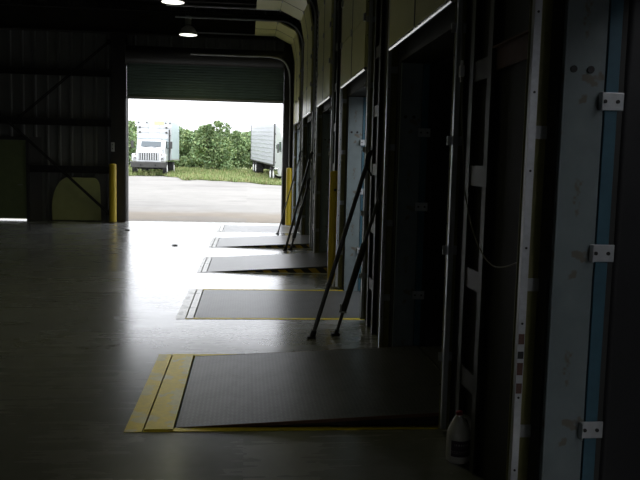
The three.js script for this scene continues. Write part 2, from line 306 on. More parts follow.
// ------------------------------------------------------------------ dock levellers
const LEV = {
  1: ['dock leveller nearest the camera with broad worn yellow end bands', 0.10, M.yellowWorn, M.yellowLine],
  2: ['flat dock leveller with pale end band just behind the feet of two leaning poles', 0.0, M.whiteWorn, M.yellowLine],
  3: ['raised dock leveller with black and yellow striped side, beside the tall yellow bollard', 0.13, M.whiteWorn, M.whiteWorn],
  4: ['raised dock leveller behind the far pair of leaning poles, fourth from the camera', 0.115, M.whiteWorn, M.whiteWorn],
  5: ['farthest dock leveller, lying flat just inside the bright doorway', 0.0, M.whiteWorn, M.whiteWorn],
};
for (let n = 1; n <= 5; n++) {
  const [label, rise, band, line] = LEV[n], a = near(n), b = far(n), px = PLATE[n], e = 0.075;
  const t = thing('dock_leveller', label, 'dock leveller', [px, 0, a], 'dock levellers along the right wall');
  const mid = n === 1 ? -0.667 : px - 0.1;
  add(t, 'curb_band', box(-0.79, mid - 0.006, -0.1, 0.003, a, b), band);
  add(t, 'hinge_plate', box(mid + 0.006, px - 0.014, -0.03, n === 1 ? 0.012 : 0.006, a + 0.02, b - 0.02, 0.004), band);
  add(t, 'hinge_bar', bar([px - 0.02, -0.035, a + 0.08], [px - 0.02, -0.035, b - 0.08], 0.018), M.darkSteel);
  add(t, 'curb_angle', box(mid, WALL, -0.1, 0.004, a, a + e - 0.012), line);
  add(t, 'curb_angle', box(mid, WALL, -0.1, 0.004, b - e + 0.012, b), line);
  const L = 1.62 - px, ang = Math.atan2(rise, L), turn = (g) => { g.translate(-px, 0, 0); g.rotateZ(ang); g.translate(px, 0, 0); return g; };
  add(t, 'deck_plate', turn(box(px, 1.62, -0.018, 0.003, a + e, b - e)), M.tread);
  add(t, 'deck_beam', [0.2, 0.5, 0.8].map((f) => turn(box(px + 0.03, 1.6, -0.14, -0.019, a + e + f * (BAYW - 2 * e) - 0.03, a + e + f * (BAYW - 2 * e) + 0.03))), M.blackSteel);
  const striped = n === 3 || n === 4;
  if (rise > 0) for (const d of [a + e, b - e - 0.008]) {
    const skirt = prism([[px + 0.5, -0.12], [1.6, -0.12], [1.6, -0.02], [px + 0.5, -0.02]], d, d + 0.008);
    add(t, 'side_skirt', turn(skirt), striped ? M.hazard : M.blackSteel, striped ? 'black and yellow striped skirt' : null);
    add(t, 'edge_trim', turn(box(px + 0.02, 1.6, -0.02, 0.004, d - 0.004, d)), n === 1 ? M.rust : M.darkSteel);
  }
  add(t, 'lip_hinge', turn(bar([1.635, -0.01, a + e], [1.635, -0.01, b - e], 0.016)), M.blackSteel);
  add(t, 'lip', (n === 2 || n === 5) ? box(1.64, 1.66, -0.19, -0.02, a + e + 0.05, b - e - 0.05) : turn(box(1.65, 1.99, -0.012, 0.006, a + e + 0.05, b - e - 0.05)), M.tread);
}

// ------------------------------------------------------------------ sectional dock doors and their tracks
const TRX = 1.305, CURVE = 4.78, RAD = 0.55;
function doorPath(s) {   // point on the door's path, s metres above the raised bottom edge
  const y = DOORY + s; if (y <= CURVE) return [TRX, y];
  const q = (y - CURVE) / RAD; if (q <= Math.PI / 2) return [TRX - RAD + RAD * Math.cos(q), CURVE + RAD * Math.sin(q)];
  return [TRX - RAD - (y - CURVE - RAD * Math.PI / 2), CURVE + RAD];
}
const ord = ['the bay beside the camera', 'the nearest leveller', 'the leveller with the leaning poles', 'the leveller beside the tall bollard', 'the fourth leveller', 'the farthest leveller by the bright doorway'];
for (let n = 0; n <= 5; n++) {
  const a = near(n) - 0.05, b = far(n) + 0.05, t = thing('sectional_door', `raised olive-cream sectional dock door above ${ord[n]}`, 'door', [TRX, DOORY, (a + b) / 2], 'raised dock doors');
  const seg = 0.56;
  for (let k = 0; k < 6; k++) {
    const p = doorPath(k * seg + 0.006), q = doorPath((k + 1) * seg - 0.006), mid = (a + b) / 2, panel = [];
    const sec = add(t, 'door_section', flat([p[0], p[1], mid], [q[0], q[1], mid], b - a, 0.035, [0, 0, 1]), M.doorPanel);
    const dx = q[0] - p[0], dy = q[1] - p[1], L = Math.hypot(dx, dy), nx = -dy / L * 0.019, ny = dx / L * 0.019;
    add(sec, 'stile', flat([p[0] + nx, p[1] + ny, mid], [q[0] + nx, q[1] + ny, mid], 0.03, 0.004, [0, 0, 1]), M.doorSeam);
    for (const d of [a + 0.03, mid, b - 0.03]) panel.push(box(q[0] + nx * 1.3 - 0.012, q[0] + nx * 1.3 + 0.012, q[1] + ny * 1.3 - 0.04, q[1] + ny * 1.3 + 0.04, d - 0.035, d + 0.035));
    if (k < 5) add(sec, 'hinge', panel, M.galvDull);
  }
  add(t, 'bottom_rail', [bar([TRX, DOORY - 0.012, a], [TRX, DOORY - 0.012, b], 0.022, 0.022, 16)], M.alu, 'bright metal bottom rail');
  for (const [d, side] of [[a - 0.045, 'near'], [n === 0 ? b + 0.03 : b + 0.045, 'far']]) {
    const path = [[TRX, 0.04], [TRX, 1.5], [TRX, 3]], set = side === 'near' ? 0.035 : 0;   // near rails sit closer to the wall
    for (let s = CURVE - DOORY; s < CURVE - DOORY + RAD * Math.PI / 2; s += 0.1) path.push(doorPath(s));
    const end = n === 5 ? -1.86 : -1.9; path.push([TRX - RAD - 0.02, CURVE + RAD], [end, CURVE + RAD]); for (const q of path) q[0] += set;
    const tr = thing('door_track', `${side} curved door track of ${ord[n]}`, 'door track', [TRX, 0, d], 'dock door tracks');
    add(tr, 'rail', sweep(path, 0.034, 0.034, d), M.galv);
    add(tr, 'mounting_angle', [box(TRX + 0.028, WALL, 0.02, 4.9, d + 0.03, d + 0.036), box(TRX - 0.02 + set, TRX + 0.03 + set, 0.02, 4.9, d + 0.036, d + 0.042)], M.olive, 'olive painted mounting angle');
    for (let y = 0.5; y < 4.8; y += 0.72) add(tr, 'bracket', box(TRX - 0.01, WALL, y, y + 0.06, d + 0.018, d + 0.03), M.galvDull);
    if (n === 0 && side === 'far') for (const [y, h, m] of [[0.97, 0.05, M.rust], [0.9, 0.035, M.blackSteel], [0.82, 0.06, M.rust], [0.73, 0.05, M.rust]]) add(tr, 'sticker', box(TRX - 0.014, TRX + 0.014, y, y + h, d - 0.0185, d - 0.0172), m, 'worn paper sticker');
    const bolts = []; for (let y = 0.35; y < 4.7; y += 0.36) bolts.push(bar([TRX, y, d - 0.02], [TRX, y, d - 0.0165], 0.006, 0.006, 8));
    add(tr, 'bolt', bolts, M.blackSteel).userData.kind = 'stuff';
    add(tr, 'hanger', [bar([end + 0.1, CURVE + RAD + 0.02, d], [end + 0.1, ROOF - 0.02, d], 0.012)], M.darkSteel);
  }
}

// ------------------------------------------------------------------ steel jambs lining the far side of each opening
const jl = ['blue-grey steel jamb with three pale tabs at the right of the picture', 'shadowed steel jamb inside the opening of the nearest leveller', 'blue-grey steel jamb behind the two leaning poles', 'shadowed steel jamb beyond the leveller beside the tall bollard', 'shadowed steel jamb beyond the fourth leveller', 'pale daylit steel jamb beside the bright doorway'];
for (let n = 0; n <= 5; n++) {
  const d = far(n), t = thing('steel_jamb', jl[n], 'jamb', [1.55, 0, d], 'steel jambs of the dock openings');
  const y0 = n ? -0.1 : 0.0;
  add(t, 'web', box(1.405, 1.60, y0, 2.74, d - 0.016, d - 0.004, 0.003), M.jamb);
  add(t, 'flange', box(1.40, 1.408, y0, 2.74, d - 0.035, d - 0.004, 0.003), M.jamb);
  add(t, 'edge_strip', box(1.605, 1.665, y0, 2.74, d - 0.022, d - 0.004, 0.004), M.blueEdge, 'blue painted edge strip');
  for (const y of [0.54, 1.38, 2.07]) {
    const tab = add(t, 'tab', [box(1.575, 1.69, y, y + 0.08, d - 0.03, d - 0.0225, 0.003), box(1.573, 1.58, y, y + 0.08, d - 0.06, d - 0.0225, 0.003)], M.galv, 'pale bolted tab');
    add(tab, 'bolt', [bar([1.60, y + 0.04, d - 0.036], [1.60, y + 0.04, d - 0.03], 0.009), bar([1.66, y + 0.04, d - 0.036], [1.66, y + 0.04, d - 0.03], 0.009)], M.blackSteel);
  }
  add(t, 'bolt_head', [bar([1.45, 2.25, d - 0.024], [1.45, 2.25, d - 0.016], 0.016), bar([1.53, 2.25, d - 0.024], [1.53, 2.25, d - 0.016], 0.016)], M.blackSteel);
}

// ------------------------------------------------------------------ steel uprights on the piers between the bays
for (let n = 0; n < 5; n++) {
  const d0 = near(n + 1) - (n === 2 ? 0.56 : 0.76), t = thing('wall_upright', ['battened steel upright on the wall behind the white jug', 'battened steel upright on the wall beside the two leaning poles', 'battened steel upright behind the tall yellow bollard', 'battened steel upright between the third and fourth dock levellers', 'battened steel upright between the fourth and farthest dock levellers'][n], 'upright', [1.37, 0, d0 + 0.2], 'uprights on the dock wall');
  for (const [p, q] of [[d0 + 0.0, d0 + 0.07], [d0 + 0.34, d0 + 0.41]]) add(t, 'angle', [box(1.345, 1.353, 0, 5.6, p, q), box(1.353, WALL, 0, 5.6, q - 0.008, q)], M.upright);
  for (let y = 0.45; y < 5.5; y += 0.62) add(t, 'batten', box(1.353, 1.36, y, y + 0.12, d0 + 0.0, d0 + 0.41), M.upright);
  if (n === 0) { const q = thing('wall_rail', 'rusty brown steel rail across the wall near the top of the white track', 'rail', [1.37, 2.36, 3.8]); add(q, 'web', box(1.365, 1.375, 2.34, 2.46, 3.46, 4.1), M.rust); add(q, 'flange', box(1.34, 1.375, 2.46, 2.468, 3.46, 4.1), M.rust); }
}

// ------------------------------------------------------------------ yellow bollards
for (const [x, d, h, r, label] of [[1.30, 11.0, 1.70, 0.082, 'tall yellow bollard on the dock wall between the second and third levellers'], [-3.75, 21.45, 1.66, 0.1, 'yellow bollard at the left edge of the bright doorway'], [1.2, 21.45, 1.66, 0.085, 'yellow bollard at the right edge of the bright doorway']]) {
  const t = thing('bollard', label, 'bollard', [x, 0, d], 'yellow bollards');
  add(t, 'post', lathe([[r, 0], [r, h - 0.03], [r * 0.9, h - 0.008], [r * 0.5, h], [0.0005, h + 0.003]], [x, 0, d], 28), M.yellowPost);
  add(t, 'base_ring', lathe([[r + 0.001, 0.001], [r + 0.03, 0.001], [r + 0.03, 0.012], [r + 0.001, 0.02]], [x, 0, d], 28), M.darkSteel);
  if (d < 15) add(t, 'reflector', [bar([x - 0.01, h - 0.28, d - r - 0.008], [x - 0.01, h - 0.28, d - r + 0.01], 0.022)], M.blackSteel, 'dark round fitting');
}

// ------------------------------------------------------------------ leaning poles
function pole(foot, top, label, sleeve, r = 0.019) {
  const t = thing('prop_pole', label, 'pole', foot, 'poles leaning on the dock wall'), at = (f) => foot.map((c, i) => c + (top[i] - c) * f);
  add(t, 'shaft', bar(at(0.012), top, r, r, 16), M.poleSteel);
  add(t, 'foot', [box(foot[0] - 0.05, foot[0] + 0.04, 0, 0.022, foot[2] - 0.04, foot[2] + 0.04, 0.006), bar(at(0.004), at(0.04), r * 1.35)], M.rubber);
  if (sleeve) {
    add(t, 'sleeve', bar(at(0.17), at(0.62), r * 1.9, r * 1.9, 16), M.poleSteel);
    const p = at(0.17); add(t, 'clip', [bar([p[0] - 0.035, p[1] + 0.0, p[2] - 0.03], [p[0] - 0.03, p[1] + 0.08, p[2] - 0.03], 0.011), bar([p[0] - 0.05, p[1], p[2] - 0.03], [p[0] + 0.03, p[1] - 0.01, p[2] - 0.03], 0.009)], M.galv, 'bright locking clip');
  }
  const q = at(0.97); add(t, 'hook', tube([[q[0] + 0.02, q[1] - 0.2, q[2] - 0.03], [q[0] - 0.035, q[1] - 0.1, q[2] - 0.04], [q[0] - 0.03, q[1], q[2] - 0.03], [q[0] + 0.02, q[1] + 0.05, q[2]], [q[0] + 0.045, q[1] + 0.02, q[2] + 0.02]], 0.011, 24, 6), M.blackSteel);
  return t;
}
pole([0.69, 0, 7.55], [1.262, 1.95, 7.62], 'long dark pole leaning on the wall, left of the near pair', false, 0.022);
pole([0.955, 0, 7.69], [1.325, 1.63, 7.2], 'dark telescopic pole leaning on the wall, right of the near pair', true, 0.017);
pole([0.80, 0, 15.28], [1.26, 2.03, 14.7], 'dark pole with a bright upper edge, left of the far pair', false, 0.024);
pole([0.92, 0, 15.4], [1.26, 1.5, 15.1], 'short dark pole, right of the far pair', true, 0.02);
pole([0.79, 0, 18.86], [1.262, 2.1, 17.6], 'thin dark pole leaning beside the farthest leveller', false, 0.016);

// ------------------------------------------------------------------ white jug, cords, hose
{
  const c = [1.314, 0, 4.33], t = thing('plastic_jug', 'white plastic gallon jug with dark label on the floor by the wall', 'jug', c);
  add(t, 'body', lathe([[0.0005, 0.002], [0.06, 0.002], [0.07, 0.012], [0.073, 0.03], [0.073, 0.165], [0.069, 0.19], [0.055, 0.225], [0.036, 0.262], [0.022, 0.282], [0.019, 0.29], [0.019, 0.3]], c, 32), M.jug);
  add(t, 'handle', tube([[c[0] + 0.02, 0.285, c[2]], [c[0] + 0.055, 0.27, c[2] + 0.0], [c[0] + 0.072, 0.22, c[2]], [c[0] + 0.07, 0.17, c[2]]], 0.011, 20, 8), M.jug);
  add(t, 'cap', lathe([[0.0005, 0.315], [0.018, 0.315], [0.021, 0.31], [0.021, 0.293], [0.0005, 0.293]], c, 24), M.redCap, 'red screw cap');
  const g = new THREE.CylinderGeometry(0.0742, 0.0742, 0.1, 24, 1, true, Math.PI * 0.72, Math.PI * 0.62); g.rotateY(Math.PI); g.translate(c[0], 0.1, -c[2]);
  const lab = tex(128, (u, v) => { const k = fbm(u, v, 16, 3), w = (v > 0.68 && v < 0.8 && u > 0.15 && u < 0.85 && Math.sin(u * 60) > -0.3) || (v > 0.3 && v < 0.36 && Math.sin(u * 90) > 0) || (v > 0.2 && v < 0.25 && Math.sin(u * 110) > 0.2); return w ? [0.3, 0.29, 0.28] : [0.035 + 0.02 * k, 0.03, 0.05]; }, { srgb: true });
  add(t, 'label', g, new THREE.MeshPhysicalMaterial({ map: lab, roughness: 0.5, side: THREE.DoubleSide }), 'dark printed label');
}
{
  const t = thing('hanging_cord', 'thin pale cord looping from the wall upright to the white track', 'cord', [1.3, 1.3, 4.2]);
  add(t, 'cable', tube([[1.32, 3.9, 4.62], [1.305, 3.2, 4.6], [1.3, 2.39, 4.55], [1.3, 1.9, 4.45], [1.3, 1.606, 4.344], [1.3, 1.366, 4.075], [1.3, 1.285, 3.82], [1.305, 1.31, 3.6], [1.31, 1.358, 3.44]], 0.0045, 60, 6), M.cable);
  add(t, 'connector', [box(1.286, 1.314, 2.35, 2.42, 4.53, 4.575, 0.006), bar([1.3, 2.32, 4.553], [1.3, 2.45, 4.553], 0.009)], M.white, 'white plastic connector');
}
add(scene, 'drain_hose', tube([[1.37, 2.9, 10.7], [1.37, 2.2, 10.7], [1.37, 1.3, 10.7], [1.365, 0.6, 10.7], [1.34, 0.33, 10.69], [1.29, 0.12, 10.69], [1.26, 0.02, 10.69]], 0.016, 50, 8), M.hoseWhite).userData = { label: 'white hose hanging down the wall between tall bollard and jamb', category: 'hose' };
add(scene, 'conduit_pipe', tube([[-1.6, 4.72, 21.25], [0, 4.72, 21.25], [0.62, 4.72, 21.25], [0.95, 4.64, 21.25], [1.12, 4.4, 21.4], [1.18, 4.0, 21.6], [1.2, 3.5, 21.668], [1.2, 2.6, 21.668], [1.2, 1.3, 21.668], [1.2, 0.03, 21.668]], 0.024, 90, 10), M.galvDull).userData = { label: 'curved grey pipe below the last door track at the end wall', category: 'pipe' };

{
  const t = thing('hand_chain', 'thin steel hand chain hanging on the wall past the tall bollard', 'chain', [1.3, 1.1, 14.36]), g = [];
  for (let k = 0; k < 70; k++) { const q = new THREE.TorusGeometry(0.016, 0.005, 5, 10); q.scale(1, 1.6, 1); if (k % 2) q.rotateY(Math.PI / 2); q.translate(1.3, 4.6 - k * 0.05, -14.36); g.push(q); }
  add(t, 'links', g, M.galv).userData.kind = 'stuff';
  add(t, 'wall_bracket', [box(1.29, WALL, 4.6, 4.66, 14.345, 14.375)], M.darkSteel);
}
for (const [x, d, label] of [[-1.5, 15.9, 'small dark scrap on the bright floor left of the fourth leveller'], [-3.0, 19.2, 'tiny dark scrap on the floor near the bright doorway']]) {
  const t = thing('floor_scrap', label, 'scrap', [x, 0, d]), g = new THREE.IcosahedronGeometry(0.07, 1); g.scale(1, 0.22, 0.7); g.translate(x, 0.015, -d);
  add(t, 'lump', planarUV(g.index ? g.toNonIndexed() : g), M.rubber);
}
// pale rounded sheet leaning on the end wall
{
  const t = thing('rounded_panel', 'pale green round-shouldered panel leaning on the corrugated end wall', 'panel', [-4.85, 0, FAR - 0.1]);
  const s = new THREE.Shape(); s.moveTo(-5.5, 0.02); s.lineTo(-5.52, 0.45); s.quadraticCurveTo(-5.45, 1.12, -5.1, 1.22); s.lineTo(-4.35, 1.22); s.quadraticCurveTo(-4.2, 1.15, -4.2, 0.9); s.lineTo(-4.16, 0.02); s.closePath();
  const g = new THREE.ExtrudeGeometry(s, { depth: 0.02, bevelEnabled: true, bevelSize: 0.01, bevelThickness: 0.008, bevelSegments: 2, curveSegments: 16 }); g.rotateX(-0.06); g.translate(0, 0.012, -(FAR - 0.115));
  add(t, 'sheet', planarUV(g.index ? g.toNonIndexed() : g), M.paleGreen);
}

// ------------------------------------------------------------------ high-bay lamps
for (const [d, label] of [[20, 'lit high-bay lamp nearest the end wall'], [16, 'lit high-bay lamp at the top edge of the picture'], [11.7, 'high-bay lamp over the third leveller'], [8, 'high-bay lamp over the second leveller']]) {
  const x = -1.57, y = 5.03, t = thing('highbay_lamp', label, 'lamp', [x, y, d], 'high-bay lamps');
  add(t, 'reflector', lathe([[0.235, 0], [0.225, 0.06], [0.17, 0.16], [0.1, 0.22], [0.06, 0.24], [0.0005, 0.24]], [x, y, d], 28), M.reflector);
  add(t, 'lamp_lens', lathe([[0.0005, -0.015], [0.14, -0.012], [0.228, 0.004], [0.0005, 0.006]], [x, y, d], 28), M.lampGlow);
  add(t, 'ballast', [lathe([[0.0005, 0.25], [0.075, 0.25], [0.08, 0.27], [0.08, 0.45], [0.07, 0.48], [0.0005, 0.48]], [x, y, d], 20)], M.galvDull);
  add(t, 'hanger', bar([x, y + 0.48, d], [x, ROOF - 0.02, d], 0.01), M.darkSteel);
  const l = new THREE.SpotLight(new THREE.Color().setRGB(1, 0.97, 0.5), 4.4, 0, 1.25, 0.6, 2); l.position.set(x, y - 0.04, -d); l.target.position.set(x, 0, -d); l.castShadow = true; l.shadow.radius = 8; l.name = 'highbay_light'; scene.add(l, l.target);
}

// ------------------------------------------------------------------ outside: yard, grass, dock court
const groundLine = (d) => { const k = [[22, -0.02], [26, 0.06], [44, 0.60], [53, 0.66], [65, 0.9], [80, 0.98], [140, 1.2]]; for (let i = 0; i < k.length - 1; i++) if (d <= k[i + 1][0]) { const t = clamp01((d - k[i][0]) / (k[i + 1][0] - k[i][0])); return k[i][1] + (k[i + 1][1] - k[i][1]) * t; } return 1.2; };
const ground = (d, x = -5) => groundLine(d) - 0.2 * sstep(-1, 1.5, x) * sstep(40, 46, d) * sstep(66, 56, d);
function terrain(x0, x1, d0, d1, nx, nd, lift, edge) {
  const pos = [], V = (i, j) => { const x = x0 + (x1 - x0) * i / nx; const dn = edge ? edge(x) : d0; const d = dn + (d1 - dn) * j / nd; return [x, ground(d, x) + lift, -d]; };
  for (let i = 0; i < nx; i++) for (let j = 0; j < nd; j++) { const a = V(i, j), b = V(i + 1, j), c = V(i + 1, j + 1), e = V(i, j + 1); pos.push(...a, ...b, ...c, ...a, ...c, ...e); }
  const g = new THREE.BufferGeometry(); g.setAttribute('position', new THREE.Float32BufferAttribute(pos, 3)); g.computeVertexNormals(); return planarUV(g);
}
{
  const map = tex(1024, (u, v) => {   // 64 m square; v runs along z, dirt lies along the building
    const d = (1 - v) * 64, n = fbm(u, v, 16, 5), f = fbm(u, v, 128, 2), k = 0.82 + 0.3 * n + 0.14 * (f - 0.5);
    const dirt = sstep(26.6, 24.6, d + 5 * (n - 0.5)) * sstep(0, 3, d), ruts = 0.5 * sstep(0.56, 0.66, fbm(u * 0.5, v * 2, 16, 4));
    return mixc(mixc([0.215 * k, 0.208 * k, 0.19 * k], [0.18 * k, 0.15 * k, 0.11 * k], dirt * 0.8), [0.165 * k, 0.157 * k, 0.145 * k], ruts);
  }, { srgb: true, rx: 1 / 64, ry: 1 / 64 });
  const bump = tex(512, (u, v) => { const b = fbm(u, v, 64, 3); return [b, b, b]; }, { rx: 1 / 4, ry: 1 / 4 });
  M.gravel = new THREE.MeshPhysicalMaterial({ map, roughness: 0.95, bumpMap: bump, bumpScale: 0.012, side: THREE.DoubleSide });
  add(scene, 'ground', terrain(-60, 45, FAR + 0.19, 62, 210, 40, 0, null), M.gravel).userData = { kind: 'structure', label: 'pale gravel yard beyond the doorway' };
  const edgeD = (x) => (x < -5 ? 52.5 : 52.5 - 7 * sstep(-5, -3.6, x)) + 0.8 * Math.sin(x * 1.7) + 0.5 * Math.sin(x * 4.1 + 1);
  M.grass = new THREE.MeshPhysicalMaterial({ map: tex(512, (u, v) => { const n = fbm(u, v, 8, 5), f = fbm(u, v, 128, 2), dry = sstep(0.5, 0.66, fbm(u + 0.3, v, 16, 4)); const k = 0.7 + 0.6 * n + 0.3 * (f - 0.5); return mixc([0.19 * k, 0.235 * k, 0.075 * k], [0.30 * k, 0.28 * k, 0.14 * k], 0.6 * dry); }, { srgb: true, rx: 1 / 10, ry: 1 / 10 }), roughness: 0.95, side: THREE.DoubleSide });
  add(scene, 'lawn', terrain(-60, 45, 45, 140, 260, 30, 0.03, edgeD), M.grass).userData = { kind: 'stuff', label: 'green grass strip between gravel yard and trees', category: 'grass' };
  // tufts along the grass
  const r = rng(77), pos = []; for (let k = 0; k < 5; k++) { const a = k * 1.3, dx = Math.cos(a) * 0.05, dz = Math.sin(a) * 0.05; pos.push(dx - dz * 0.6, 0, dz + dx * 0.6, dx + dz * 0.6, 0, dz - dx * 0.6, dx * 3.2, 0.16 + 0.05 * (k % 3), dz * 3.2); }
  const tg = new THREE.BufferGeometry(); tg.setAttribute('position', new THREE.Float32BufferAttribute(pos, 3)); tg.computeVertexNormals();
  const N = 7000, im = new THREE.InstancedMesh(tg, new THREE.MeshPhysicalMaterial({ color: 0xffffff, roughness: 0.9, side: THREE.DoubleSide }), N), m4 = new THREE.Matrix4(), c = new THREE.Color();
  for (let i = 0; i < N; i++) {
    const x = -14 + 20 * r(), d = edgeD(x) + (r() ** 1.3) * 26, s = 0.6 + 0.8 * r();
    m4.makeRotationY(r() * 6.28).scale(new THREE.Vector3(s, s, s)).setPosition(x, ground(d, x) + 0.02, -d); im.setMatrixAt(i, m4);
    const y = r(); im.setColorAt(i, c.setRGB(0.17 + 0.14 * y * y, 0.235 + 0.04 * y, 0.07 + 0.06 * y));
  }
  im.name = 'grass_tufts'; im.userData = { kind: 'stuff', label: 'short grass tufts beyond the gravel', category: 'grass' }; im.castShadow = true; scene.add(im);
}
add(scene, 'dock_court', box(OUT, 30, -1.45, -1.25, -14, FAR + 0.2), M.asphalt).userData = { kind: 'structure', label: 'sunken truck court outside the dock wall' };
add(scene, 'retaining_wall', box(OUT + 0.02, 30, -1.25, 0, FAR + 0.0, FAR + 0.18), M.asphalt).userData = { kind: 'structure', label: 'retaining wall at the end of the truck court' };

// ------------------------------------------------------------------ dock seals and trailers standing at the docks
const GAP = { 0: 0.17, 1: 0, 2: 1.3, 3: 0, 4: 0 };
const trl = ['trailer backed close to the bay beside the camera', 'dark trailer interior behind the nearest leveller', 'trailer standing just off the bay with the leaning poles', 'trailer at the bay beside the tall bollard', 'trailer at the fourth bay'];
for (let n = 0; n <= 4; n++) {
  const a = near(n), b = far(n), t = thing('dock_seal', `black padded dock seal outside ${ord[n]}`, 'dock seal', [OUT + 0.12, 0, (a + b) / 2], 'dock seals');
  for (const [p, q] of [[a - 0.3, a - 0.0], [b, b + 0.3]]) add(t, 'side_pad', box(OUT + 0.002, OUT + 0.25, -0.3, 3.2, p, q, 0.03), M.vinyl);
  add(t, 'head_pad', box(OUT + 0.002, OUT + 0.25, 2.7, 3.2, a + 0.001, b - 0.001, 0.03), M.vinyl);
  const x0 = OUT + 0.252 + GAP[n], c = (a + b) / 2, w = 1.29, L = 9, tr = thing('box_trailer', trl[n], 'trailer', [x0, -1.25, c], 'trailers at the docks');
  add(tr, 'cargo_floor', box(x0, x0 + L, -0.22, -0.06, c - w, c + w), M.ply);
  add(tr, 'side_wall', [box(x0, x0 + L, -0.06, 2.75, c - w, c - w + 0.04)], M.trailerWhite);
  add(tr, 'side_wall', [box(x0, x0 + L, -0.06, 2.75, c + w - 0.04, c + w)], M.trailerWhite);
  add(tr, 'lining', [box(x0 + 0.05, x0 + L - 0.05, -0.06, 2.7, c - w + 0.041, c - w + 0.055), box(x0 + 0.05, x0 + L - 0.05, -0.06, 2.7, c + w - 0.055, c + w - 0.041)], M.ply);
  add(tr, 'trailer_roof', box(x0, x0 + L, 2.75, 2.82, c - w, c + w), M.trailerWhite);
  add(tr, 'front_wall', box(x0 + L - 0.04, x0 + L, -0.06, 2.75, c - w + 0.056, c + w - 0.056), M.trailerWhite);
  for (const dx of [1.4, 2.6]) for (const s of [-1, 1]) add(tr, 'wheel', bar([x0 + dx, -0.74, c + s * (w - 0.3)], [x0 + dx, -0.74, c + s * (w - 0.02)], 0.51, 0.51, 24), M.tyre);
  add(tr, 'landing_gear', [box(x0 + 7, x0 + 7.12, -1.25, -0.22, c - 0.7, c - 0.58), box(x0 + 7, x0 + 7.12, -1.25, -0.22, c + 0.58, c + 0.7)], M.darkSteel);
  add(tr, 'axle', [bar([x0 + 1.4, -0.74, c - w + 0.3], [x0 + 1.4, -0.74, c + w - 0.3], 0.06), bar([x0 + 2.6, -0.74, c - w + 0.3], [x0 + 2.6, -0.74, c + w - 0.3], 0.06), box(x0 + 1.2, x0 + 2.8, -0.74, -0.22, c - 0.5, c - 0.4), box(x0 + 1.2, x0 + 2.8, -0.74, -0.22, c + 0.4, c + 0.5)], M.darkSteel);
}

